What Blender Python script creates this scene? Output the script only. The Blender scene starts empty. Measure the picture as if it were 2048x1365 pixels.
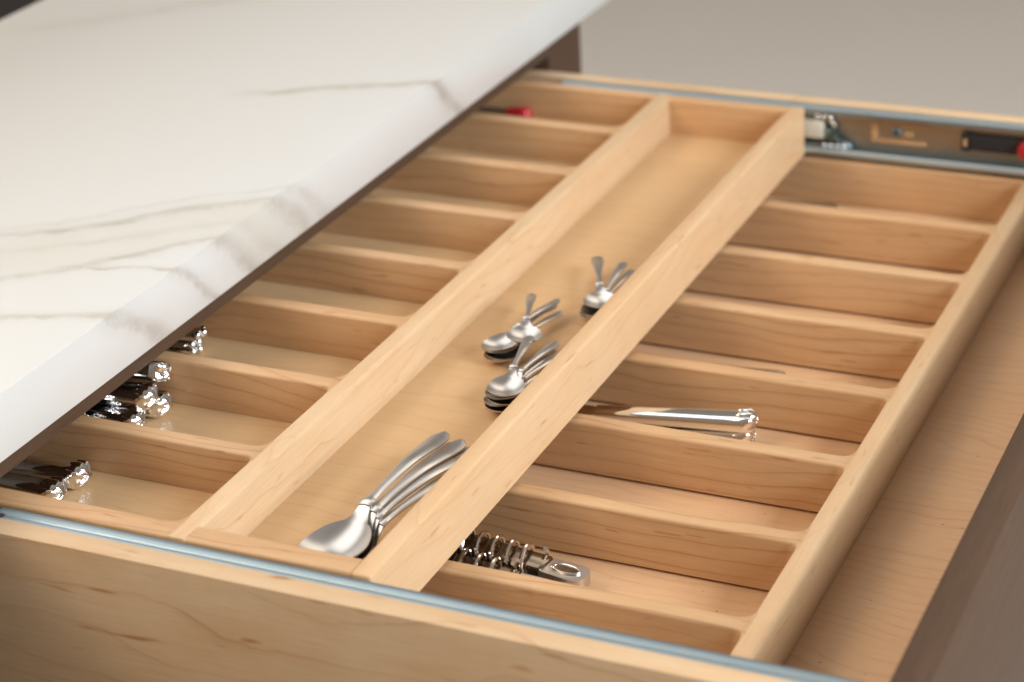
import bpy, bmesh, math, random
import numpy as np
from mathutils import Matrix, Vector, Euler

random.seed(7)
sc = bpy.context.scene
col = sc.collection
R_ = math.radians

# ------------------------------------------------------------------ camera
FOCUS, FSTOP = 1.345, 5.6
cam_d = bpy.data.cameras.new('camera')
cam_d.lens = 76.454
cam_d.sensor_width = 36.0
cam_d.clip_start = 0.05
cam_d.clip_end = 60
cam_d.dof.use_dof = True
cam_d.dof.focus_distance = FOCUS
cam_d.dof.aperture_fstop = FSTOP
cam = bpy.data.objects.new('camera', cam_d)
col.objects.link(cam)
_r = Vector((0.9105122, 0.41047864, -0.04974754))
_u = Vector((-0.13675144, 0.41249025, 0.90063913))
_f = Vector((-0.3902135, 0.81323987, -0.43171095))
cam.matrix_world = Matrix(((_r.x, _u.x, -_f.x, 0.77), (_r.y, _u.y, -_f.y, -0.849125),
                           (_r.z, _u.z, -_f.z, 0.70875), (0, 0, 0, 1)))
sc.camera = cam

# ------------------------------------------------------------------ light
EXPOSURE = 0.0
WORLD = 0.26
sc.view_settings.view_transform = 'Standard'
sc.view_settings.look = 'None'
sc.view_settings.exposure = EXPOSURE
sc.view_settings.gamma = 1.0
w = bpy.data.worlds.new('World')
sc.world = w
w.use_nodes = True
bg = w.node_tree.nodes['Background']
# plain room surroundings: pale warm ceiling above, mid walls, darker floor below
_t = w.node_tree
_g = _t.nodes.new('ShaderNodeTexCoord')
_s = _t.nodes.new('ShaderNodeSeparateXYZ')
_m = _t.nodes.new('ShaderNodeMath'); _m.operation = 'MULTIPLY_ADD'
_m.inputs[1].default_value = 0.5; _m.inputs[2].default_value = 0.5
_c = _t.nodes.new('ShaderNodeValToRGB')
_t.links.new(_g.outputs['Generated'], _s.inputs[0])
_t.links.new(_s.outputs['Z'], _m.inputs[0])
_t.links.new(_m.outputs[0], _c.inputs[0])
_t.links.new(_c.outputs[0], bg.inputs['Color'])
_e = _c.color_ramp.elements
_e[0].position, _e[0].color = 0.30, (0.30, 0.22, 0.16, 1)
_e[1].position, _e[1].color = 0.85, (1.0, 0.91, 0.80, 1)
_x = _e.new(0.56); _x.color = (0.72, 0.575, 0.455, 1)
bg.inputs['Strength'].default_value = WORLD


def area(name, loc, target, sx, sy, power, color):
    d = bpy.data.lights.new(name, 'AREA')
    d.shape = 'RECTANGLE'
    d.size, d.size_y = sx, sy
    d.energy = power
    d.color = color
    o = bpy.data.objects.new(name, d)
    col.objects.link(o)
    o.location = loc
    o.rotation_euler = (Vector(target) - Vector(loc)).to_track_quat('-Z', 'Y').to_euler()
    return o


# daylight through a four-pane window to the right of the open drawer
for iy in range(2):
    for iz in range(2):
        y = 0.0 + (iy - 0.5) * 0.78
        z = 1.16 + (iz - 0.5) * 0.66
        area('window_pane_light', (2.35, y, z), (0.2, y + 0.3, z - 1.1), 0.70, 0.58, 22.0, (0.85, 0.93, 1.0))
# warm ceiling lamps, and last an added fill for the far floor
area('overhead_light', (-1.3, -0.9, 2.0), (0.1, 0.3, 0.0), 1.1, 1.1, 36.0, (1.0, 0.855, 0.70))
area('overhead_light', (-1.3, 1.1, 2.3), (-0.2, 0.7, 0.0), 2.4, 2.4, 31.0, (0.98, 0.96, 0.94))
area('overhead_light', (0.4, 3.4, 2.5), (0.0, 3.2, 0.0), 2.0, 2.0, 24.0, (1.0, 0.90, 0.78))


# ------------------------------------------------------------------ node helper
class Nodes:
    def __init__(self, name):
        self.m = bpy.data.materials.new(name)
        self.m.use_nodes = True
        self.t = self.m.node_tree
        self.p = self.t.nodes['Principled BSDF']

    def node(self, typ, ins=(), **props):
        n = self.t.nodes.new(typ)
        for k, v in props.items():
            setattr(n, k, v)
        for k, v in (ins.items() if isinstance(ins, dict) else enumerate(ins)):
            self.set(n.inputs[k], v)
        return n

    def set(self, sock, v):
        if isinstance(v, bpy.types.NodeSocket):
            self.t.links.new(v, sock)
        elif v is not None:
            if sock.type == 'RGBA' and len(v) == 3:
                v = (*v, 1)
            sock.default_value = v

    def math(self, op, a, b=None, c=None, clamp=False):
        n = self.node('ShaderNodeMath', operation=op, use_clamp=clamp)
        for i, v in enumerate((a, b, c)):
            if v is not None:
                self.set(n.inputs[i], v)
        return n.outputs[0]

    def vmath(self, op, a, b=None):
        n = self.node('ShaderNodeVectorMath', operation=op)
        self.set(n.inputs[0], a)
        if b is not None:
            self.set(n.inputs[1], b)
        return n.outputs['Value' if op in ('DOT_PRODUCT', 'LENGTH') else 0]

    def noise(self, vec, scale=1.0, detail=2.0, rough=0.5):
        n = self.node('ShaderNodeTexNoise', {'Vector': vec, 'Scale': scale, 'Detail': detail, 'Roughness': rough})
        return n.outputs['Fac']

    def ramp(self, fac, stops, interp='LINEAR'):
        n = self.node('ShaderNodeValToRGB', {'Fac': fac})
        cr = n.color_ramp
        cr.interpolation = interp
        while len(cr.elements) < len(stops):
            cr.elements.new(0.5)
        for e, (pos, c) in zip(cr.elements, stops):
            e.position = pos
            e.color = (c, c, c, 1) if not hasattr(c, '__len__') else (*c, 1)
        return n.outputs[0]

    def mix(self, fac, a, b, blend='MIX'):
        n = self.node('ShaderNodeMix', data_type='RGBA', blend_type=blend)
        self.set(n.inputs['Factor'], fac)
        self.set(n.inputs['A'] if False else n.inputs[6], a)
        self.set(n.inputs[7], b)
        return n.outputs[2]

    def out(self, **kw):
        for k, v in kw.items():
            self.set(self.p.inputs[k.replace('_', ' ')], v)
        return self.m

    def bump(self, h, strength, dist):
        n = self.node('ShaderNodeBump', {'Strength': strength, 'Distance': dist, 'Height': h})
        return n.outputs[0]


def wood(name, axis, base, warm, line, spacing=0.0105, wander=2.3, line_amt=0.88, rough=0.33, mottle=0.5,
         fleck=0.5, coat=0.07, long_scale=4.5, fs=(38, 260), specks=0.0):
    """Lacquered plain-sawn wood: growth-ring lines that wander along the grain, fibres, mottling and flecks."""
    g = Nodes(name)
    tc = g.node('ShaderNodeTexCoord').outputs['Object']
    rnd = g.node('ShaderNodeObjectInfo').outputs['Random']
    off = g.node('ShaderNodeCombineXYZ', (g.math('MULTIPLY', rnd, 37.3), g.math('MULTIPLY', rnd, 11.7),
                                          g.math('MULTIPLY', rnd, 23.9))).outputs[0]
    p = g.vmath('ADD', tc, off)
    s = g.node('ShaderNodeSeparateXYZ', (p,))
    x, y, z = s.outputs
    a, b, c = {'X': (x, y, z), 'Y': (y, x, z), 'Z': (z, x, y)}[axis]

    def v3(ka, kb, kc):
        return g.node('ShaderNodeCombineXYZ', (g.math('MULTIPLY', a, ka), g.math('MULTIPLY', b, kb),
                                               g.math('MULTIPLY', c, kc))).outputs[0]
    warp = g.noise(v3(long_scale, 9, 9), 1.0, 2.0, 0.45)
    jit = g.noise(v3(45, 60, 60), 1.0, 2.0, 0.6)
    v = g.math('ADD', g.math('MULTIPLY', b, 0.72), c)
    v = g.math('DIVIDE', v, spacing)
    v = g.math('ADD', v, g.math('MULTIPLY', warp, wander * 2.2))
    v = g.math('ADD', v, g.math('MULTIPLY', jit, 0.20))
    ring = g.math('FRACT', v)
    ring = g.ramp(ring, [(0.0, 0.10), (0.5, 0.0), (0.80, 0.08), (0.935, 0.40), (0.962, 1.0), (0.985, 0.30), (1.0, 0.10)])
    patch = g.ramp(g.noise(v3(5, 35, 35), 1.0, 2.0, 0.5), [(0.30, 0.15), (0.62, 1.0)])
    mot = g.ramp(g.noise(v3(9, 28, 28), 1.0, 4.0, 0.62), [(0.30, 0.0), (0.72, 1.0)])
    fib = g.noise(v3(28, 900, 900), 1.0, 3.0, 0.6)
    fl = g.ramp(g.noise(v3(fs[0], fs[1], fs[1]), 1.0, 1.0, 0.5), [(0.69, 0.0), (0.78, 1.0)])
    cur = g.ramp(g.noise(v3(110, 16, 16), 1.0, 1.0, 0.5), [(0.35, 0.0), (0.65, 1.0)])
    c0 = g.mix(g.math('MULTIPLY', mot, mottle), base, warm)
    c0 = g.mix(g.math('MULTIPLY', cur, 0.10), c0, tuple(v * 0.80 for v in base))
    c1 = g.mix(g.math('MULTIPLY', g.math('MULTIPLY', ring, patch), line_amt), c0, line)
    c1 = g.mix(g.math('MULTIPLY', fl, fleck), c1, line)
    rnd2 = g.math('FRACT', g.math('MULTIPLY', rnd, 7.31))
    c1 = g.mix(g.math('MULTIPLY', rnd2, 0.40), c1, g.mix(1.0, c1, (0.93, 0.80, 0.66), 'MULTIPLY'))
    speck = g.ramp(g.noise(p, 330.0, 0.0), [(0.85, 0.0), (0.88, specks)])
    c1 = g.mix(speck, c1, tuple(v * 0.35 for v in line))
    k = g.math('MULTIPLY_ADD', fib, 0.28, g.math('MULTIPLY_ADD', rnd, 0.10, 0.82))
    c2 = g.mix(1.0, c1, g.node('ShaderNodeCombineXYZ', (k, k, k)).outputs[0], 'MULTIPLY')
    h = g.math('ADD', fib, g.math('MULTIPLY', jit, 0.3))
    return g.out(Base_Color=c2, Roughness=g.math('MULTIPLY_ADD', mot, 0.10, rough), Coat_Weight=coat,
                 Coat_Roughness=0.16, Specular_IOR_Level=0.25, Normal=g.bump(h, 0.12, 0.0004))


MB, MW, ML = (0.59, 0.380, 0.208), (0.57, 0.315, 0.142), (0.33, 0.135, 0.045)
M = {}
M['maple_x'] = wood('maple along x', 'X', MB, MW, ML)
M['maple_y'] = wood('maple along y', 'Y', (0.67, 0.475, 0.290), (0.64, 0.395, 0.200), (0.40, 0.19, 0.075), spacing=0.016,
                    wander=2.8, line_amt=0.35, mottle=0.65, long_scale=5.0)
M['side_x'] = wood('maple drawer side', 'X', (0.62, 0.455, 0.290), (0.55, 0.35, 0.19), (0.34, 0.15, 0.05), spacing=0.021,
                   wander=2.2, line_amt=0.5, mottle=0.8, fleck=0.75, fs=(24, 130))
M['ply_x'] = wood('birch ply along x', 'X', (0.70, 0.445, 0.255), (0.66, 0.375, 0.19), (0.40, 0.20, 0.09), spacing=0.0075,
                  wander=3.4, long_scale=6.5, line_amt=0.55, mottle=0.55, fleck=0.25, rough=0.45, coat=0.03, specks=0.7)
M['tray_ply'] = wood('maple ply of tray floor', 'X', (0.65, 0.450, 0.255), (0.62, 0.390, 0.190), (0.48, 0.26, 0.105),
                     spacing=0.011, wander=2.4, line_amt=0.5, mottle=0.5, fleck=0.15, rough=0.30, coat=0.24)


def brown_wood(name, axis):
    g = Nodes(name)
    tc = g.node('ShaderNodeTexCoord').outputs['Object']
    s = {'Y': (260, 14, 260), 'Z': (260, 260, 14)}[axis]
    n1 = g.noise(g.vmath('MULTIPLY', tc, s), 1.0, 4.0, 0.65)
    n2 = g.noise(g.vmath('MULTIPLY', tc, tuple(v * 3.2 for v in s)), 1.0, 2.0, 0.6)
    c = g.mix(g.ramp(n1, [(0.32, 0.0), (0.68, 1.0)]), (0.078, 0.044, 0.026), (0.094, 0.053, 0.032))
    c = g.mix(g.ramp(n2, [(0.58, 0.0), (0.72, 0.5)]), c, (0.05, 0.028, 0.018))
    return g.out(Base_Color=c, Roughness=0.55, Specular_IOR_Level=0.18,
                 Normal=g.bump(n2, 0.25, 0.0004))


M['brown_y'] = brown_wood('walnut stained veneer along y', 'Y')
M['brown_z'] = brown_wood('walnut stained veneer upright', 'Z')


def marble():
    g = Nodes('veined quartz')
    tc = g.node('ShaderNodeTexCoord').outputs['Object']
    s = g.node('ShaderNodeSeparateXYZ', (tc,))
    x, y, z = s.outputs
    dz = g.math('SUBTRACT', z, 0.0415)
    q = g.node('ShaderNodeCombineXYZ', (x, g.math('MULTIPLY_ADD', dz, 1.15, y), 0.0)).outputs[0]
    n1 = g.noise(g.vmath('MULTIPLY', tc, (9, 9, 22)), 1.0, 3.0, 0.55)
    n2 = g.noise(g.vmath('MULTIPLY', tc, (46, 46, 60)), 1.0, 4.0, 0.65)
    n3 = g.noise(g.vmath('MULTIPLY', tc, (14, 14, 14)), 1.0, 3.0, 0.6)
    wob = g.math('ADD', g.math('MULTIPLY', g.math('SUBTRACT', n1, 0.5), 0.030), g.math('MULTIPLY', g.math('SUBTRACT', n2, 0.5), 0.012))
    col_ = (0.66, 0.645, 0.615)
    soft = g.ramp(n3, [(0.42, 0.0), (0.75, 0.10)])
    c = g.mix(soft, col_, (0.60, 0.56, 0.49))
    # each vein: two points it runs through, half width, strength, side shading
    veins = [((-0.145, 0.258), (0.0, 0.374), 0.0030, 0.60), ((-0.131, 0.234), (0.0, 0.330), 0.0022, 0.35),
             ((-0.103, 0.196), (0.0, 0.300), 0.0024, 0.55), ((-0.069, 0.146), (0.006, 0.182), 0.0026, 0.50),
             ((-0.040, 0.237), (0.0, 0.246), 0.0014, 0.50), ((-0.110, 0.581), (0.0, 0.637), 0.0024, 0.65),
             ((-0.42, 0.665), (-0.28, 0.80), 0.005, 0.22), ((-0.16, 0.262), (0.0, 0.405), 0.0016, 0.25)]
    edge = g.ramp(g.math('MULTIPLY_ADD', x, 500.0, 1.0), [(0.2, 0.0), (0.8, 1.0)])
    widen = g.math('MULTIPLY_ADD', edge, 1.1, 1.35)
    for (x0, y0), (x1, y1), hw, amt in veins:
        dx, dy = x1 - x0, y1 - y0
        ln = math.hypot(dx, dy)
        nx, ny = -dy / ln, dx / ln
        d = g.math('ADD', g.math('ADD', g.vmath('DOT_PRODUCT', q, (nx, ny, 0)), -(nx * x0 + ny * y0)), wob)
        d = g.math('ABSOLUTE', d)
        along = g.math('ADD', g.vmath('DOT_PRODUCT', q, (dx / ln, dy / ln, 0)), -(dx / ln * x0 + dy / ln * y0))
        fade = g.math('MULTIPLY', g.ramp(g.math('MULTIPLY_ADD', along, 1 / (ln + 0.10), 0.05 / (ln + 0.10)), [(0.0, 0.0), (0.25, 1.0), (0.9, 1.0), (1.0, 0.6)]),
                      g.ramp(n2, [(0.30, 0.35), (0.62, 1.0)]))
        prof = g.ramp(g.math('DIVIDE', d, g.math('MULTIPLY', widen, hw * 4.0)), [(0.0, 1.0), (0.22, 0.75), (0.45, 0.22), (1.0, 0.0)])
        c = g.mix(g.math('MULTIPLY', g.math('MULTIPLY', prof, fade), min(amt * 1.5, 1.0)), c, g.mix(edge, (0.45, 0.415, 0.34), (0.41, 0.36, 0.305)))
    # pale grey body between the two main veins
    nx, ny = -0.113 / 0.167, 0.123 / 0.167
    d = g.math('ADD', g.vmath('DOT_PRODUCT', q, (nx, ny, 0)), -(nx * -0.123 + ny * 0.227))
    d = g.math('ABSOLUTE', g.math('ADD', d, wob))
    body = g.ramp(g.math('DIVIDE', d, 0.034), [(0.0, 1.0), (0.55, 0.85), (1.0, 0.0)], 'EASE')
    c = g.mix(g.math('MULTIPLY', g.math('MULTIPLY', body, g.ramp(n3, [(0.3, 0.45), (0.65, 1.0)])), 0.60), c, (0.60, 0.56, 0.48))
    return g.out(Base_Color=c, Roughness=0.30, Specular_IOR_Level=0.4)


M['marble'] = marble()


def metal(name, colr, rough, streak=0.0, axis=(40, 400, 400)):
    g = Nodes(name)
    tc = g.node('ShaderNodeTexCoord').outputs['Object']
    n = g.noise(g.vmath('MULTIPLY', tc, axis), 1.0, 3.0, 0.6)
    sm = g.noise(tc, 60.0, 3.0, 0.6)
    r = g.math('ADD', g.math('MULTIPLY_ADD', sm, 0.10, rough - 0.05), g.math('MULTIPLY', n, streak), clamp=True)
    c = g.mix(g.math('MULTIPLY', n, 0.25), colr, tuple(v * 0.78 for v in colr))
    return g.out(Base_Color=c, Metallic=1.0, Roughness=r)


M['steel'] = metal('polished stainless steel', (0.64, 0.615, 0.59), 0.30)
M['chrome'] = metal('mirror polished steel', (0.88, 0.875, 0.865), 0.05)
M['dull'] = metal('dull grey steel', (0.50, 0.46, 0.42), 0.30)  # darker, greyer steel for the slender knives
M['zinc'] = metal('zinc plated slide steel', (0.34, 0.42, 0.46), 0.42, 0.12)  # bluish tint of reflected window light put into the base colour
M['zinc_dull'] = metal('dull zinc plate', (0.50, 0.46, 0.38), 0.36, 0.10)
M['reflect_steel'] = metal('polished steel with painted wood reflection', (0.27, 0.215, 0.16), 0.20)  # brown of the reflected wood put into the base colour
M['wire'] = metal('bright wire', (0.84, 0.80, 0.75), 0.16)


def plain(name, colr, rough=0.5, coat=0.0, var=0.15, scale=80, **kw):
    g = Nodes(name)
    tc = g.node('ShaderNodeTexCoord').outputs['Object']
    n = g.noise(tc, scale, 3.0, 0.6)
    c = g.mix(g.math('MULTIPLY', n, var * 2), colr, tuple(v * 0.7 for v in colr))
    return g.out(Base_Color=c, Roughness=rough, Coat_Weight=coat, **kw)


M['black_plastic'] = plain('black plastic', (0.022, 0.024, 0.026), 0.42)
M['white_plastic'] = plain('off white plastic', (0.62, 0.58, 0.48), 0.45)
M['red_plastic'] = plain('red plastic', (0.50, 0.018, 0.028), 0.30, 0.4)
M['blue_steel'] = metal('blued spring steel', (0.20, 0.33, 0.40), 0.28)
M['amber'] = plain('smoked amber resin', (0.085, 0.042, 0.016), 0.16, 0.6, 0.5, 90)
M['interior'] = plain('dark cabinet interior', (0.035, 0.030, 0.024), 0.7)
M['mat'] = plain('shadowed floor tone', (0.060, 0.050, 0.046), 0.9, 0, 0.4, 300)  # shade of the floor beyond the counter put into a dark colour


def floor_tone():
    g = Nodes('pale stone floor')
    tc = g.node('ShaderNodeTexCoord').outputs['Object']
    n = g.noise(tc, 1.6, 4.0, 0.55)
    n2 = g.noise(tc, 40.0, 4.0, 0.6)
    c = g.mix(n, (0.70, 0.66, 0.61), (0.76, 0.72, 0.67))
    c = g.mix(g.math('MULTIPLY', n2, 0.2), c, (0.42, 0.38, 0.33))
    return g.out(Base_Color=c, Roughness=0.42)


M['floor'] = floor_tone()


# ------------------------------------------------------------------ object helpers
def tag(o, label=None, cat=None, group=None, kind=None):
    for k, v in (('label', label), ('category', cat), ('group', group), ('kind', kind)):
        if v:
            o[k] = v
    return o


def empty(name, loc, label, cat, group=None):
    o = bpy.data.objects.new(name, None)
    o.empty_display_size = 0.02
    col.objects.link(o)
    o.location = loc
    return tag(o, label, cat, group)


def obj(name, mesh, mat, parent=None, loc=(0, 0, 0), smooth=True):
    """Link a mesh (or bmesh) as one object; loc is relative to the parent."""
    if isinstance(mesh, bmesh.types.BMesh):
        me = bpy.data.meshes.new(name)
        bmesh.ops.recalc_face_normals(mesh, faces=mesh.faces)
        mesh.to_mesh(me)
        mesh.free()
        mesh = me
    if mat is not None:
        mesh.materials.clear()
        mesh.materials.append(mat)
    for p in mesh.polygons:
        p.use_smooth = smooth
    if smooth:
        mesh.set_sharp_from_angle(angle=R_(42))
    o = bpy.data.objects.new(name, mesh)
    col.objects.link(o)
    o.location = loc
    if parent:
        o.parent = parent
    return o


def add_box(bm, x0, x1, y0, y1, z0, z1, bev=0.0, seg=2, edges=None):
    vs = [bm.verts.new((x, y, z)) for x in (x0, x1) for y in (y0, y1) for z in (z0, z1)]
    fs = [(0, 1, 3, 2), (4, 6, 7, 5), (0, 4, 5, 1), (2, 3, 7, 6), (0, 2, 6, 4), (1, 5, 7, 3)]
    faces = [bm.faces.new([vs[i] for i in f]) for f in fs]
    if bev > 0:
        es = {e for f in faces for e in f.edges}
        if edges:
            es = {e for e in es if edges(e)}
        bmesh.ops.bevel(bm, geom=list(es), offset=bev, segments=seg, profile=0.5, affect='EDGES')
    return bm


def box(x0, x1, y0, y1, z0, z1, bev=0.0, seg=2, edges=None):
    return add_box(bmesh.new(), x0, x1, y0, y1, z0, z1, bev, seg, edges)


def top_edges(z1):
    return lambda e: all(abs(v.co.z - z1) < 1e-6 for v in e.verts)


def loft(bm, rings, closed=True, cap=True):
    vr = [[bm.verts.new(p) for p in r] for r in rings]
    n = len(vr[0])
    for a, b in zip(vr, vr[1:]):
        for i in range(n if closed else n - 1):
            j = (i + 1) % n
            bm.faces.new((a[i], a[j], b[j], b[i]))
    if cap:
        bm.faces.new(vr[0][::-1])
        bm.faces.new(vr[-1])
    return bm


def tube(bm, path, r, seg=8):
    path = [Vector(p) for p in path]
    rings = []
    prev = None
    for i, p in enumerate(path):
        t = (path[min(i + 1, len(path) - 1)] - path[max(i - 1, 0)]).normalized()
        if prev is None:
            prev = t.orthogonal().normalized()
        n = (prev - t * prev.dot(t)).normalized()
        prev = n
        b = t.cross(n)
        rings.append([p + (n * math.cos(k * 2 * math.pi / seg) + b * math.sin(k * 2 * math.pi / seg)) * r for k in range(seg)])
    return loft(bm, rings)


def cyl(bm, c, axis, r, h, seg=20):
    """cylinder from c along the unit axis, with a small rounded rim"""
    c, a = Vector(c), Vector(axis).normalized()
    n = a.orthogonal().normalized()
    b = a.cross(n)
    prof = [(r, 0), (r, h * 0.7), (r * 0.93, h * 0.93), (r * 0.82, h)]
    rings = [[c + a * z + (n * math.cos(k * 2 * math.pi / seg) + b * math.sin(k * 2 * math.pi / seg)) * q for k in range(seg)] for q, z in prof]
    return loft(bm, rings)


def wall_strip(x0, xe, w, z0, H, flare=0.0, flare_lo=True, flare_hi=True, rb=0.0026, into=0.0014, both=False):
    """A divider running along +x, centred on y = 0, width w, from z0 to H, with rounded top edges;
    at xe its sides sweep out in a routed fillet of radius `flare` where it meets the cross rail."""
    st = [(x0, 0.0), ((x0 + xe) / 2, 0.0), (xe - flare, 0.0)]
    if flare > 0:
        for k in range(1, 9):
            th = k / 8 * math.pi / 2
            st.append((xe - flare + flare * math.sin(th), flare * (1 - math.cos(th))))
        st.append((xe + into, flare))
    else:
        st.append((xe, 0.0))
    H = H + (0.00012 if flare > 0 else 0.0)
    rings = []
    for x, fl in st:
        lo = -w / 2 - (fl if flare_lo else 0)
        hi = w / 2 + (fl if flare_hi else 0)
        r = [(x, lo, z0), (x, lo, H - rb)]
        for k in range(1, 5):
            th = k / 4 * math.pi / 2
            r.append((x, lo + rb - rb * math.cos(th), H - rb + rb * math.sin(th)))
        for k in range(0, 5):
            th = k / 4 * math.pi / 2
            r.append((x, hi - rb + rb * math.sin(th), H - rb + rb * math.cos(th)))
        r.append((x, hi, z0))
        rings.append(r)
    return loft(bmesh.new(), rings)


def cross_rail(x0, x1, y0, y1, z0, z1, r0, r1, re=0.0012):
    """Rail along y with top edges rounded by r0 (at x0) and r1 (at x1) and softened ends."""
    def prof(ins):
        p = [(x0 + ins, z0), (x0 + ins, z1 - r0)]
        for k in range(1, 6):
            t = k / 5 * math.pi / 2
            p.append((x0 + ins + r0 * (1 - math.cos(t)), z1 - ins - r0 + r0 * math.sin(t)))
        for k in range(6):
            t = k / 5 * math.pi / 2
            p.append((x1 - ins - r1 + r1 * math.sin(t), z1 - ins - r1 + r1 * math.cos(t)))
        p.append((x1 - ins, z0))
        return p
    rings = [[(x, y, z) for x, z in prof(i)] for y, i in ((y0, re), (y0 + re * 0.3, re * 0.3), (y0 + re, 0), ((y0 + y1) / 2, 0), (y1 - re, 0), (y1 - re * 0.3, re * 0.3), (y1, re))]
    return loft(bmesh.new(), rings)


# ------------------------------------------------------------------ setting
FZ = -0.80
bm = bmesh.new()
add_box(bm, -6, 6, -4, 9, FZ - 0.05, FZ)
tag(obj('floor', bm, M['floor'], None, (0, 0, 0), False), kind='structure')

mt = obj('floor_tone', box(-1.0, 1.0, -0.65, 0.65, 0, 0.012, 0.004), M['mat'], None, (-2.75, 3.45, FZ + 0.001))  # dark sheet added in place of shade on the far floor
tag(mt, 'dark sheet standing in for the shadowed floor behind the countertop, out of focus', 'mat')

# ------------------------------------------------------------------ kitchen island
CT0, CT1 = 0.10125, 0.14275
isl = empty('kitchen_island', (0, 0, FZ), 'kitchen island with white grey-veined countertop above a dark brown cabinet', 'kitchen island')
D = -FZ
def ipart(name, b, m, smooth=True, loc=(0, 0, 0)):
    return obj(name, b, m, isl, (loc[0], loc[1], loc[2] + D), smooth)
ipart('countertop', box(-0.462, 0, -1.3, 1.30, 0, CT1 - CT0, 0.0009, 2), M['marble'], True, (0, 0, CT0))
ipart('top_rail', box(-0.045, -0.004, -0.034, 0.879, 0.0895, CT0 - 0.0004), M['brown_y'], False)
ipart('face_stile', box(-0.030, -0.006, 0.879, 0.953, -0.70, CT0 - 0.0004, 0.0012, 2), M['brown_z'])
ipart('face_stile', box(-0.030, -0.006, -0.110, -0.034, -0.70, CT0 - 0.0004, 0.0012, 2), M['brown_z'])
ipart('end_panel', box(-0.44, -0.031, 0.930, 0.953, -0.70, CT0 - 0.0004), M['brown_z'], False)
ipart('back_panel', box(-0.45, -0.4405, -1.2, 0.953, -0.70, CT0 - 0.0004), M['interior'], False)
ipart('inner_panel', box(-0.44, -0.031, 0.895, 0.911, -0.70, CT0 - 0.0004), M['interior'], False)
ipart('inner_panel', box(-0.44, -0.031, -0.066, -0.050, -0.70, CT0 - 0.0004), M['interior'], False)
ipart('front_panel', box(-0.030, -0.008, -0.034, 0.879, -0.70, -0.128), M['brown_z'], False)
ipart('front_panel', box(-0.030, -0.008, -1.2, -0.113, -0.70, CT0 - 0.0004), M['brown_z'], False)
ipart('plinth', box(-0.42, -0.06, -1.18, 0.93, D * -1 + 0.001, -0.701), M['interior'], False)

# ------------------------------------------------------------------ drawer
ST = 0.0850                     # top of the drawer sides
SF0, SF1 = 0.8345, 0.8465       # far side
dr = empty('drawer', (0, 0, 0), 'pulled out wide maple drawer with steel slides and dark brown front', 'drawer')
XB, XF = -0.30, 0.545
obj('side_panel', box(XB, XF - 0.0004, 0.0, 0.0155, -0.075, ST, 0.0012, 2), M['side_x'], dr)
obj('side_panel', box(XB, XF - 0.0004, SF0, SF1, -0.075, ST, 0.0012, 2), M['side_x'], dr)
obj('bottom_panel', box(XB + 0.001, XF - 0.0004, 0.0158, SF0 - 0.0003, -0.009, 0.0), M['ply_x'], dr, (0, 0, 0), False)
obj('back_panel', box(XB - 0.013, XB - 0.0003, 0.0, SF1, -0.075, 0.04, 0.001), M['side_x'], dr)
obj('front_panel', box(XF, XF + 0.0195, -0.03, 0.875, -0.122, 0.0890, 0.0013, 2), M['brown_y'], dr)


def slide_profile(y0, s):
    """C-channel of a ball-bearing slide, web against the drawer side at y0, opening towards s (+1/-1)."""
    zt, zb, t = 0.0832, 0.0432, 0.0012
    o = [(0, zb), (0, zt - 0.0008), (0.0010, zt), (0.0046, zt), (0.0054, zt - 0.0004), (0.0066, zt + 0.0006), (0.0118, zt + 0.0006),
         (0.0127, zt - 0.0002), (0.0127, zt - 0.0040), (0.0116, zt - 0.0040), (0.0116, zt - 0.0010), (0.0030, zt - 0.0014), (t, zt - 0.0022),
         (t, zb + 0.0022), (0.0030, zb + 0.0014), (0.0116, zb + 0.0014), (0.0116, zb + 0.0044), (0.0127, zb + 0.0044), (0.0127, zb + 0.0006), (0.0118, zb)]
    return [(y0 + s * a, b) for a, b in o]


def slide(y0, s, x0, x1, name, parent, mat):
    bm = bmesh.new()
    pr = slide_profile(y0, s)
    rings = [[(x, y, z) for y, z in pr] for x in (x0, x1)]
    loft(bm, rings)
    return obj(name, bm, mat, parent)


sl = slide(0.0157, 1, 0.012, XF - 0.012, 'slide_rail', dr, M['zinc'])
# bright strip of the inner member beside the tray, its end hole and rivet
bm = bmesh.new()
add_box(bm, -0.02, 0.012, 0.0165, 0.0275, 0.0785, 0.0815, 0.0012)
obj('slide_end', bm, M['zinc_dull'], dr)
bm = bmesh.new(); cyl(bm, (0.0165, 0.0195, 0.0834), (0, 0, 1), 0.0019, 0.0006, 16)
obj('slide_hole', bm, M['black_plastic'], sl)

FY = SF0 - 0.0002
sf = slide(FY, -1, 0.030, XF - 0.012, 'slide_rail', dr, M['zinc'])
bm = box(0.031, XF - 0.013, FY - 0.0026, FY - 0.0014, 0.0470, 0.0795)
obj('slide_web', bm, M['zinc_dull'], dr, (0, 0, 0), False)
M['zinc_lip'] = metal('zinc lip with painted sheen', (0.60, 0.71, 0.75), 0.52, 0.1)  # paler copy of the zinc, the lip's bright sheen put into its colour
obj('slide_lip', box(0.031, XF - 0.013, FY - 0.0152, FY - 0.0128, 0.0434, 0.0492, 0.0010, 3), M['zinc_lip'], sf)
yw = FY - 0.0028                 # visible face of the far web
bm = bmesh.new()                 # U-shaped stamped slot through which the maple shows
add_box(bm, 0.3085, 0.3145, yw - 0.0004, yw, 0.0560, 0.0745, 0.0006)
add_box(bm, 0.3147, 0.3560, yw - 0.0004, yw, 0.0712, 0.0745, 0.0006)
add_box(bm, 0.3147, 0.3560, yw - 0.0004, yw, 0.0560, 0.0590, 0.0006)
obj('stamped_slot', bm, M['maple_x'], sf)
bm = bmesh.new()
cyl(bm, (0.3300, yw, 0.0660), (0, -1, 0), 0.0044, 0.0022, 20)
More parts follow.
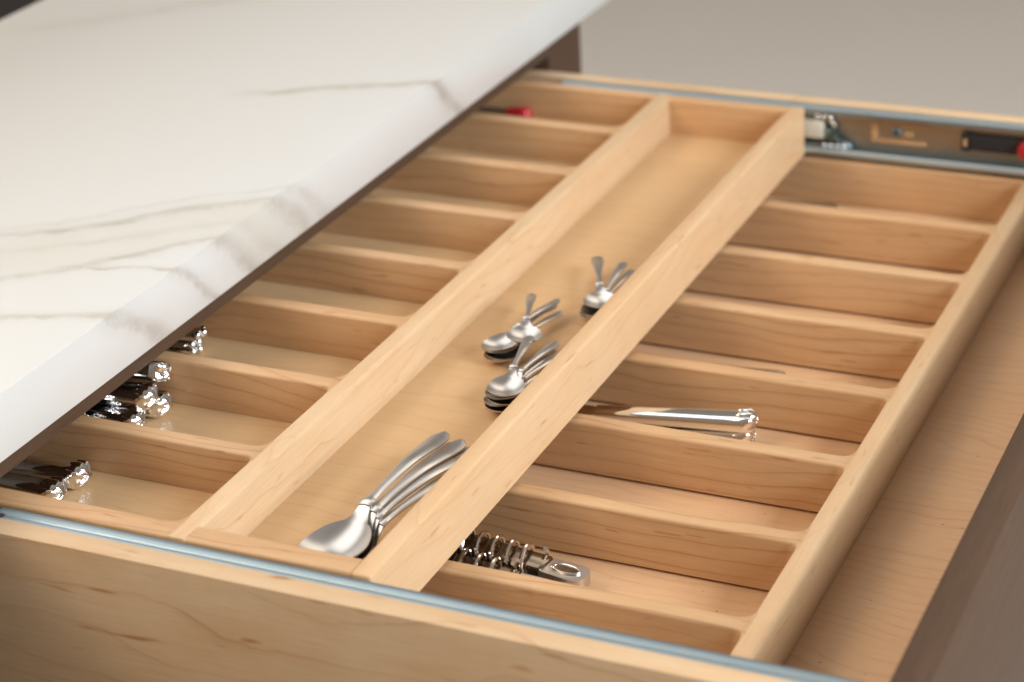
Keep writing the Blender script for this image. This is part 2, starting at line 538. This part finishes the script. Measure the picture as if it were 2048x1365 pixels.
scw = obj('screw', bm, M['zinc'], sf)
bm = bmesh.new()
add_box(bm, 0.3269, 0.3331, yw - 0.0026, yw - 0.0018, 0.0654, 0.0666)
add_box(bm, 0.3294, 0.3306, yw - 0.00265, yw - 0.00185, 0.0629, 0.0691)
obj('screw_recess', bm, M['black_plastic'], sf)
bm = bmesh.new()
cyl(bm, (0.3420, yw, 0.0650), (0, -1, 0), 0.0028, 0.0005, 16)
cyl(bm, (0.3385, yw - 0.0001, 0.0650), (0, -1, 0), 0.0026, 0.0005, 16)
obj('oval_slot', bm, M['maple_x'], sf)
bm = bmesh.new()
add_box(bm, 0.3855, 0.4700, yw - 0.0040, yw, 0.0575, 0.0720, 0.0012)
add_box(bm, 0.3855, 0.3930, yw - 0.0046, yw - 0.0041, 0.0570, 0.0725, 0.0006)
add_box(bm, 0.4000, 0.4320, yw - 0.0050, yw - 0.0041, 0.0620, 0.0650, 0.0004)
lt = obj('latch_arm', bm, M['black_plastic'], sf)
bm = box(0.3875, 0.3905, yw - 0.0052, yw - 0.0047, 0.0615, 0.0680, 0.0007)
obj('latch_window', bm, M['maple_x'], sf)
bm = bmesh.new()
cyl(bm, (0.4415, yw - 0.0041, 0.0640), (0, -1, 0), 0.0085, 0.0060, 28)
for k in range(16):
    a = k / 16 * 2 * math.pi
    add_box(bm, 0.4415 + 0.0084 * math.cos(a) - 0.0006, 0.4415 + 0.0084 * math.cos(a) + 0.0006, yw - 0.0098, yw - 0.0045,
            0.0640 + 0.0084 * math.sin(a) - 0.0006, 0.0640 + 0.0084 * math.sin(a) + 0.0006)
obj('release_dial', bm, M['red_plastic'], sf)
# end of the middle member where it comes out from behind the tray
bm = bmesh.new()
add_box(bm, 0.20, 0.2900, yw - 0.0075, yw - 0.0046, 0.0462, 0.0515, 0.0012)
add_box(bm, 0.20, 0.2800, yw - 0.0075, yw - 0.0046, 0.0745, 0.0785, 0.0012)
cyl(bm, (0.2880, yw - 0.0030, 0.0498), (0, -1, 0), 0.0050, 0.0048, 18)
obj('middle_member', bm, M['zinc'], dr)
bm = bmesh.new()
for k in range(4):
    bmesh.ops.create_icosphere(bm, subdivisions=2, radius=0.0021, matrix=Matrix.Translation((0.270 + 0.0058 * k, yw - 0.0085, 0.0512)))
for k in range(3):
    bmesh.ops.create_icosphere(bm, subdivisions=2, radius=0.0021, matrix=Matrix.Translation((0.264 + 0.0058 * k, yw - 0.0085, 0.0762)))
obj('bearing_ball', bm, M['chrome'], dr)['kind'] = 'stuff'
bm = bmesh.new()
add_box(bm, 0.235, 0.2690, yw - 0.0092, yw - 0.0005, 0.0560, 0.0725, 0.0020)
obj('bumper', bm, M['white_plastic'], dr)
bm = bmesh.new()
add_box(bm, 0.2692, 0.2800, yw - 0.0080, yw - 0.0010, 0.0555, 0.0665, 0.0025)
add_box(bm, 0.2785, 0.2860, yw - 0.0070, yw - 0.0010, 0.0540, 0.0590, 0.0015)
obj('catch_spring', bm, M['blue_steel'], dr)
bm = bmesh.new()
tube(bm, [(0.262 + 0.016 * math.sin(t), yw - 0.006, 0.0640 + 0.0115 * math.cos(t) + 0.002) for t in [k / 10 * 1.5 for k in range(11)]], 0.0017, 10)
obj('ball_retainer', bm, M['zinc_dull'], dr)

# ------------------------------------------------------------------ lower tray
LT = 0.0391
lo = empty('cutlery_tray', (0.30, 0.42, 0.0), 'fixed lower maple cutlery tray with seven crosswise dividers lying on the drawer bottom', 'cutlery tray', None)
ox, oy = 0.30, 0.42
def lpart(name, b, m, x=0, y=0, z=0):
    return obj(name, b, m, lo, (x - ox, y - oy, z))
LX0 = -0.27
lpart('front_rail', cross_rail(0.4397, 0.4533, 0.0163, SF0 - 0.001, 0.0006, LT, 0.0009, 0.0038), M['maple_y'])
lw = 0.0132
dm = None
for k in range(7):
    b = wall_strip(LX0, 0.4397, lw, 0.0022, LT, 0.0085) if dm is None else dm
    o = lpart('divider', b, M['maple_x'], 0, 0.1290 + 0.0988 * k - lw / 2, 0)
    dm = o.data
lpart('side_wall', wall_strip(LX0, 0.4397, 0.0125, 0.0008, LT, 0.0085, False, True), M['maple_x'], 0, 0.0163 + 0.00625)
lpart('side_wall', wall_strip(LX0, 0.4397, 0.0125, 0.0008, LT, 0.0085, True, False), M['maple_x'], 0, 0.8195 + 0.00625)
lpart('back_rail', box(LX0 - 0.0125, LX0 - 0.0003, 0.0163, SF0 - 0.001, 0.0006, LT, 0.002), M['maple_y'])

# ------------------------------------------------------------------ upper tray
UT, UF, UB = 0.0838, 0.0512, 0.0425
up = empty('sliding_tray', (0.06, 0.42, UB), 'sliding upper maple tray with side compartments and one long channel holding spoons', 'cutlery tray')
def upart(name, b, m, x=0, y=0, z=0, smooth=True):
    return obj(name, b, m, up, (x - 0.06, y - 0.42, z - UB), smooth)
UX0 = -0.25
TN0, TN1, TF0, TF1 = 0.0318, 0.0485, 0.8105, 0.8205
XL0, XL1, XR0, XR1 = 0.1226, 0.1356, 0.2405, 0.2539
upart('floor_panel', box(UX0, XL0 + 0.002, TN1 - 0.002, TF0 + 0.002, UB + 0.0012, UF), M['tray_ply'], smooth=False)
upart('channel_floor', box(XL1 - 0.002, XR0 + 0.002, TN1 - 0.002, TF0 + 0.002, UB + 0.0014, UF + 0.0002), M['tray_ply'], smooth=False)
upart('channel_wall', cross_rail(XL0, XL1, TN0, TF1, UB, UT, 0.0009, 0.0026), M['maple_y'])
upart('front_wall', box(XR0, XR1, TN0, TF1, UB, UT, 0.0020, 4, lambda e: e.verts[0].co.z > UB + 0.001 or e.verts[1].co.z > UB + 0.001), M['maple_y'])
uw = 0.0128
um = None
for k in range(7):
    b = wall_strip(UX0, XL0, uw, UF + 0.0002, UT, 0.0095) if um is None else um
    o = upart('divider', b, M['maple_x'], 0, 0.1443 + 0.0981 * k - uw / 2)
    um = o.data
wn = TN1 - TN0
upart('side_wall', wall_strip(UX0, XL0, wn, UB, UT, 0.0095, False, True), M['maple_x'], 0, (TN0 + TN1) / 2)
upart('end_wall', box(XL1 - 0.0022, XR0 + 0.0005, TN0 + 0.0001, TN1, UB, UT - 0.00015, 0.0022, 4, lambda e: top_edges(UT - 0.00015)(e) and abs(e.verts[0].co.x - e.verts[1].co.x) > 0.01), M['maple_x'])
wf = TF1 - TF0
upart('side_wall', wall_strip(UX0, XL0, wf, UB, UT, 0.0095, True, False), M['maple_x'], 0, (TF0 + TF1) / 2)
upart('end_wall', box(XL1 - 0.0022, XR0 + 0.0005, TF0, TF1 - 0.0001, UB, UT - 0.00015, 0.0022, 4, lambda e: top_edges(UT - 0.00015)(e) and abs(e.verts[0].co.x - e.verts[1].co.x) > 0.01), M['maple_x'])
upart('back_wall', box(UX0 - 0.012, UX0 - 0.0003, TN0, TF1, UB, UT, 0.002), M['maple_y'])


# ------------------------------------------------------------------ cutlery
def cint(x, xs, ys):
    """smooth (cosine-eased) interpolation through control points"""
    xs, ys = np.array(xs), np.array(ys)
    i = int(np.clip(np.searchsorted(xs, x) - 1, 0, len(xs) - 2))
    t = np.clip((x - xs[i]) / (xs[i + 1] - xs[i]), 0, 1)
    t = t * t * (3 - 2 * t)
    return float(ys[i] * (1 - t) + ys[i + 1] * t)


def strip_mesh(stations, m=13):
    """closed thin shell: stations of (x, halfwidth, edge z, dish depth, thickness)"""
    bm = bmesh.new()
    rings = []
    for x, hw, ze, d, th in stations:
        top, bot = [], []
        for i in range(m):
            v = -1 + 2 * i / (m - 1)
            z = ze + d * (v * v - 1)
            top.append((x, hw * v, z))
            bot.append((x, hw * v, z - th * (1 - 0.45 * v ** 4)))
        rings.append(top + bot[::-1])
    return loft(bm, rings)


def spoon_parts(Lb, Wb, Lt, rise, th, style='plain'):
    """bowl centred on the origin, handle running along +x to Lt; returns (bowl mesh, handle mesh)"""
    hb = Lb / 2
    k = Lb / 0.060
    D = 0.0085 * k
    rim = D + th
    nk = hb + 0.010 * k
    def zc(x):
        return cint(x, [-hb, 0, hb * 0.9, nk + 0.006 * k, (nk + Lt) * 0.5, Lt], [rim + 0.0012 * k, rim, rim + 0.001 * k, rim + 0.0075 * k, rim + rise, rim + rise * 0.45])
    st = []
    N = 26
    for i in range(N + 1):
        t = -math.cos(math.pi * i / N * 0.93)
        x = hb * t
        egg = math.sqrt(max(0.0, 1 - t * t)) * (1 - 0.10 * t)
        hw = max(Wb / 2 * egg, 0.0006)
        d = D * max(0.0, 1 - t * t) ** 0.8
        st.append((x, hw, zc(x), d, th))
    x0, w0 = st[-1][0], st[-1][1]
    while st and st[-1][1] < 0.0062 * k + 0.0012:
        st.pop()
    x0, w0, d0 = st[-1][0], st[-1][1], st[-1][3]
    for i in range(1, 7):
        x = x0 + (nk - x0) * i / 6
        t = i / 6
        hw = w0 * (1 - t) ** 1.6 + (0.0046 * k) * (1 - (1 - t) ** 1.6)
        st.append((x, hw, zc(x), d0 * (1 - t) - 0.0006 * k * t, th * (1 + 0.5 * t)))
    bowl = strip_mesh(st)
    hs = []
    n = 40
    tipw = 0.0076 * k if style != 'ornate' else 0.0090 * k
    for t in [i / n * 0.875 for i in range(n)] + [0.875 + 0.125 * math.sin(i / 14 * math.pi / 2) for i in range(15)]:
        x = nk + (Lt - nk) * t
        hw = cint(t, [0, 0.035, 0.07, 0.18, 0.92, 1.0], [0.0052 * k, 0.0056 * k, 0.0040 * k, 0.0034 * k, tipw, tipw])
        if style == 'ornate':
            hw *= 1 + 0.16 * math.sin(t * 34) * (0.3 + t)
        if t > 0.88:
            q = (t - 0.88) / 0.12
            hw *= math.sqrt(max(0.0, 1 - 0.995 * q ** 2.4))
        bump = 0.0007 * k if t < 0.06 else 0.0
        hs.append((x, hw, zc(x) + bump, -0.0011 * k * (1 if t < 0.8 else 0.8), th * 1.7))
    return bowl, strip_mesh(hs, 11)


spoon_cache = {}
def spoon(kind, dims, xy, heading, z, label, group, pitch=0.0, roll=0.0, style='plain', name='teaspoon', cat='spoon'):
    if kind not in spoon_cache:
        b, h = spoon_parts(*dims, style)
        spoon_cache[kind] = [b, h]
    e = empty(name, (xy[0], xy[1], z), label, cat, group)
    e.rotation_euler = (Matrix.Rotation(R_(heading), 3, 'Z') @ Matrix.Rotation(R_(-pitch), 3, 'Y') @ Matrix.Rotation(R_(roll), 3, 'X')).to_euler()
    c = spoon_cache[kind]
    c[0] = obj('bowl', c[0], M['steel'], e).data
    c[1] = obj('handle', c[1], M['steel'], e).data
    return e


F = UF + 0.0008
G1 = 'large spoons nested near the end of the long channel'
big = (0.052, 0.0395, 0.136, 0.0075, 0.0014)
spoon('big', big, (0.2090, 0.076), 77.5, F, 'bottom large steel spoon of the nearest pile, against the channel wall', G1, 0, 0, name='table_spoon')
spoon('big', big, (0.2075, 0.0775), 80.5, F + 0.0025, 'third large steel spoon down in the nearest pile', G1, 0.5, 0, name='table_spoon')
spoon('big', big, (0.2065, 0.079), 83.5, F + 0.0050, 'large steel spoon second from the top of the nearest pile', G1, 0.5, 0, name='table_spoon')
spoon('big', big, (0.2050, 0.0800), 88, F + 0.0078, 'topmost large steel spoon of the nearest pile, bowl facing up', G1, 0.3, -2, name='table_spoon')

G2 = 'small spoons piled in the middle of the long channel'
sm = (0.030, 0.0245, 0.072, 0.0034, 0.0009)
for i, (x, y, h, t) in enumerate([(0.1830, 0.3600, 80, 'lowest small round-bowled spoon of the left middle pile'),
                                  (0.1820, 0.3610, 83, 'small round-bowled spoon second from the bottom of the left middle pile'),
                                  (0.1810, 0.3620, 86, 'small round-bowled spoon third from the bottom of the left middle pile'),
                                  (0.1800, 0.3630, 78, 'small spoon directly under the crossing spoon on the left middle pile')]):
    spoon('small', sm, (x + (0, 0.0016, -0.0012, 0.0004)[i], y + (0, -0.0011, 0.0018, 0.0004)[i]), h + (0, 5, -4, 2)[i], F + i * 0.0021, t, G2, (0, 1.5, -1.0, 1.2)[i], (0, 3, -2, -4)[i])
spoon('small', sm, (0.1945, 0.3700), 110, F + 0.0110, 'small spoon lying askew across the top of the left middle pile', G2, -3, 3)

G3 = 'small spoons piled against the channel wall'
for i, (x, y, h, t) in enumerate([(0.2150, 0.2930, 80, 'lowest small spoon of the pile leaning on the channel wall'),
                                  (0.2145, 0.2945, 82, 'small spoon second from the bottom in the pile by the channel wall'),
                                  (0.2140, 0.2960, 84, 'middle small spoon of the five piled by the channel wall'),
                                  (0.2130, 0.2975, 87, 'small spoon just under the top one by the channel wall'),
                                  (0.2125, 0.2985, 99, 'top small spoon by the channel wall with its handle swung left')]):
    spoon('small', sm, (x + (0, -0.0014, 0.0012, 0.0, 0.0006)[i], y + (0, 0.0017, -0.0012, 0.0005, 0.0)[i]), h + (0, -4, 4, -2, 2)[i], F + i * 0.0022, t, G3, (0, 1.5, -0.8, 1.0, 0.6)[i], (0, -3, 4, -2, 3)[i])

G4 = 'small spoons farthest along the long channel'
spoon('small', sm, (0.2190, 0.4430, ), 92, F, 'lowest of the three far small spoons, half hidden by the channel wall', G4)
spoon('small', sm, (0.2210, 0.4400), 97, F + 0.0045, 'far small spoon with a plain flat paddle handle', G4, 2)
spoon('ornate', (0.030, 0.0245, 0.080, 0.0036, 0.0009), (0.2210, 0.4440), 114, F + 0.0085, 'far small spoon with an ornate wavy handle, on top', G4, -2, 0, 'ornate')


def hollow_handle(L, W, T, W2, T2, ribs=3, depth=0.0011, bulge=1.12):
    """Polished hollow cutlery handle from the tip (origin) back along -x; scalloped, slightly bulbous end."""
    bm = bmesh.new()
    rings = []
    n = 72
    xs = [-0.0] + [-0.0002 - 0.010 * (1 - math.cos(i / 14 * math.pi / 2)) for i in range(1, 15)] + [-0.0102 - 0.012 * i / 10 for i in range(1, 11)] + [-0.0222 - (L - 0.0222) * (i / 8) for i in range(1, 9)]
    for x in xs:
        d = -x
        q = min(d / 0.0078, 1.0)
        cap = max(0.0, 1 - (1 - q) ** 2.5) ** 0.5 if q < 1 else 1.0
        cap = max(cap, 0.06)
        t = min(d / L, 1)
        bl = 1 + (bulge - 1) * math.exp(-((d - 0.008) / 0.007) ** 2)
        hw = (W * (1 - t) + W2 * t) / 2 * bl
        ht = (T * (1 - t) + T2 * t) / 2 * bl
        ring = []
        for k in range(n):
            a = 2 * math.pi * k / n
            ca, sa = math.cos(a), math.sin(a)
            ex = 0.62
            yy = math.copysign(abs(ca) ** ex, ca)
            zz = math.copysign(abs(sa) ** ex, sa)
            f = 1.0
            lim = 0.0145 - 0.006 * yy * yy
            g = min(max((lim - d) / 0.0030, 0), 1)
            g = g * g * (3 - 2 * g)
            rib = abs(math.sin(math.pi * ribs / 2 * yy)) ** 0.9 if ribs % 2 == 0 else abs(math.cos(math.pi * ribs / 2 * yy)) ** 0.6
            off = depth * (rib - 1.0) * g
            ring.append((x + off * 0.8 * (1 - q), (hw * cap + off) * yy, ht + (ht * cap + off) * zz))
        rings.append(ring)
    return loft(bm, rings)


def blade(L, x0, W, T, z):
    st = []
    for i in range(17):
        t = i / 16
        w_ = W / 2 * (cint(t, [0, 0.08, 0.5, 0.8, 1.0], [0.55, 0.75, 1.0, 0.95, 0.05]))
        st.append((x0 - L * t, w_, z, 0.0, T))
    return strip_mesh(st, 7)


cache = {}
def knife(kind, dims, tip, heading, label, group, roll=0.0, pitch=0.0, name='table_knife', mat=None, blade_len=0.10, cat='knife'):
    if kind not in cache:
        cache[kind] = [hollow_handle(*dims), blade(blade_len, -dims[0] + 0.001, 0.018, 0.0022, dims[4] / 2 + 0.001)]
    e = empty(name, tip, label, cat, group)
    e.rotation_euler = (Matrix.Rotation(R_(heading), 3, 'Z') @ Matrix.Rotation(R_(pitch), 3, 'Y') @ Matrix.Rotation(R_(roll), 3, 'X')).to_euler()
    mat = mat or ('dull' if kind == 'ks' else 'chrome')
    c = cache[kind]
    c[0] = obj('handle', c[0], M[mat], e).data
    c[1] = obj('blade', c[1], M[mat], e).data
    return e


hh = (0.095, 0.0230, 0.0138, 0.0145, 0.010, 4, 0.0017, 1.05)
GA = 'knives in the nearest side compartment'
knife('h', hh, (0.0095, 0.1140, UF + 0.0004), 4, 'knife lying farther back of the two in the nearest side compartment', GA)
knife('h', hh, (0.0080, 0.0890, UF + 0.0004), -1, 'knife lying in front in the nearest side compartment', GA)
GB = 'knives heaped in the second side compartment'
knife('h', hh, (0.0060, 0.2135, UF + 0.0004), 3, 'lowest right knife of the heap under the countertop edge', GB)
knife('h', hh, (0.0030, 0.1860, UF + 0.0004), -2, 'front knife of the heap under the countertop edge', GB)
knife('h', hh, (0.0050, 0.2010, UF + 0.0118), 2, 'knife resting across the two lowest knives of the heap', GB, 4)
knife('h', hh, (0.0050, 0.2150, UF + 0.0225), 1, 'topmost knife of the heap, its round end nearest the countertop', GB, -28)
knife('h', hh, (-0.0330, 0.1720, UF + 0.0004), 5, 'knife at the left of the heap, set back under the countertop', GB, 0)
knife('h', hh, (-0.0300, 0.1760, UF + 0.0150), -8, 'knife set back highest at the left of the heap', GB, 15)


def fork_handle(kind_label, tip, heading, z, label):
    """flat fork handle whose tip carries three round beads"""
    if 'fork' not in cache:
        st = []
        for i in range(19):
            t = i / 18
            st.append((-0.115 * t, cint(t, [0, 0.1, 0.5, 1], [0.0075, 0.0070, 0.0045, 0.003]), 0.0042, -0.0010, 0.0026))
        hb_ = strip_mesh(st, 9)
        bm = bmesh.new()
        for yy, xx, r in ((-0.0052, -0.0010, 0.0027), (0.0, 0.0015, 0.0031), (0.0052, -0.0010, 0.0027)):
            bmesh.ops.create_icosphere(bm, subdivisions=3, radius=r, matrix=Matrix.Translation((xx, yy, 0.0034)))
        tb = bmesh.new()
        for yy in (-0.0081, -0.0027, 0.0027, 0.0081):
            add_box(tb, -0.185, -0.140, yy - 0.0012, yy + 0.0012, 0.0025, 0.0045, 0.0006)
        add_box(tb, -0.141, -0.112, -0.0095, 0.0095, 0.0022, 0.0048, 0.0008)
        cache['fork'] = [hb_, bm, tb]
    e = empty('table_fork', (tip[0], tip[1], z), label, 'fork', 'forks stacked in the third side compartment')
    e.rotation_euler = (0, 0, R_(heading))
    c = cache['fork']
    hd = obj('handle', c[0], M['chrome'], e)
    c[0] = hd.data
    c[1] = obj('beaded_tip', c[1], M['chrome'], hd).data
    c[2] = obj('tines', c[2], M['chrome'], e).data
    return e


fork_handle('f', (-0.0270, 0.3010), 4, UF + 0.0004, 'lowest fork with beaded end at the back of the third compartment')
fork_handle('f', (-0.0275, 0.3015), 5, UF + 0.0058, 'middle fork with beaded end at the back of the third compartment')
fork_handle('f', (-0.0255, 0.3060), 8, UF + 0.0112, 'top fork of the beaded stack at the back of the third compartment')
fork_handle('f', (-0.0370, 0.2810), -2, UF + 0.0004, 'front fork with beaded end, low in the third compartment')

# lower tray: one knife in full view, three ends just showing
kh = (0.112, 0.0210, 0.0125, 0.0115, 0.0075, 3, 0.0017, 1.05)
GC = 'knives in the lower tray'
knife('k', kh, (0.3545, 0.3895, 0.0004), 8, 'under knife of the stacked pair whose scalloped handles show in the lower tray', GC)
knife('k', kh, (0.3560, 0.3895, 0.0120), 9, 'upper knife of the stacked pair whose scalloped handles show in the lower tray', GC, 3)
ks = (0.105, 0.0135, 0.0085, 0.009, 0.006, 2, 0.0005, 1.02)
knife('ks', ks, (0.3470, 0.4815, 0.0010), 4, 'knife end just showing behind a lower divider, one compartment beyond the stacked pair', GC)
knife('ks', ks, (0.2935, 0.7890, 0.0030), 2, 'knife end barely showing in the farthest lower compartment', GC)
knife('ks', ks, (0.2500, 0.5800, 0.0006), 2, 'knife end almost hidden under the sliding tray in the middle of the lower tray', GC)

# thin dark utensil with a red end in the far compartment
e = empty('red_tipped_utensil', (0.008, 0.803, UF + 0.0004), 'thin dark utensil with a bright red end in the farthest side compartment', 'utensil')
bm = bmesh.new()
tube(bm, [(-0.012 - 0.012 * k, 0, 0.0062) for k in range(14)], 0.0042, 12)
obj('shaft', bm, M['zinc_dull'], e)
bm = bmesh.new()
prof = [(0.0, 0.0012), (-0.0008, 0.0042), (-0.003, 0.0062), (-0.007, 0.0066), (-0.0125, 0.0058), (-0.0180, 0.0050), (-0.0225, 0.0044)]
loft(bm, [[(x, r * math.cos(k * math.pi / 10), 0.0068 + r * math.sin(k * math.pi / 10)) for k in range(20)] for x, r in prof])
obj('cap', bm, M['red_plastic'], e)


# coil-wrapped tools in the nearest lower compartment
def coil_tool(loc, heading, L, label, turns, full):
    e = empty('coil_tool', loc, label, 'kitchen tool', 'wire-wrapped tools in the lower tray')
    e.rotation_euler = (0, 0, R_(heading))
    bm = box(-L, -0.028, -0.0085, 0.0085, 0.0035, 0.0150, 0.0022, 2)
    obj('bar', bm, M['reflect_steel'], e)
    bm = bmesh.new()
    pts = []
    for i in range(turns * 24 + 1):
        t = i / 24
        a = 2 * math.pi * t
        pts.append((-0.033 - 0.0108 * t, -0.0108 * math.cos(a + 2.2), 0.0116 + 0.0099 * math.sin(a + 2.2)))
    tube(bm, pts, 0.00155, 8)
    obj('wire_coil', bm, M['wire'], e)
    # flat end plate with chamfered corners and an oval slot
    out = []
    for i in range(33):
        a = -math.pi / 2 + math.pi * i / 32
        out.append((-0.0105 + 0.0105 * math.copysign(abs(math.cos(a)) ** 0.75, math.cos(a)), 0.0093 * math.copysign(abs(math.sin(a)) ** 0.7, math.sin(a))))
    out += [(-0.034, 0.0080), (-0.034, -0.0080)]
    inn = []
    for i in range(24):
        a = 2 * math.pi * i / 24
        inn.append((-0.0150 + 0.0088 * math.cos(a), 0.0002 + 0.0034 * math.sin(a)))
    bm = bmesh.new()
    def ring_edges(pts):
        vs = [bm.verts.new((x, y, 0.0130)) for x, y in pts]
        return [bm.edges.new((vs[i], vs[(i + 1) % len(vs)])) for i in range(len(vs))]
    es = ring_edges(out) + ring_edges(inn)
    bmesh.ops.triangle_fill(bm, edges=es, use_beauty=True)
    r = bmesh.ops.extrude_face_region(bm, geom=bm.faces[:])
    bmesh.ops.translate(bm, verts=[v for v in r['geom'] if isinstance(v, bmesh.types.BMVert)], vec=(0, 0, -0.0075))
    bmesh.ops.recalc_face_normals(bm, faces=bm.faces)
    pl = obj('end_plate', bm, M['steel'], e)
    bm = bmesh.new()
    tube(bm, [(-0.0150 + 0.0094 * math.cos(2 * math.pi * i / 28), 0.0002 + 0.0044 * math.sin(2 * math.pi * i / 28), 0.0134) for i in range(29)], 0.0009, 8)
    obj('slot_rim', bm, M['wire'], pl)
    return e


coil_tool((0.3195, 0.1760, 0.0006), -8, 0.16, 'coil-wrapped dark bar with a slotted steel end plate, fully showing its tip', 12, True)
coil_tool((0.3080, 0.1545, 0.0006), -7, 0.16, 'coil-wrapped bar in front, only its wire loops showing above the divider', 12, False)
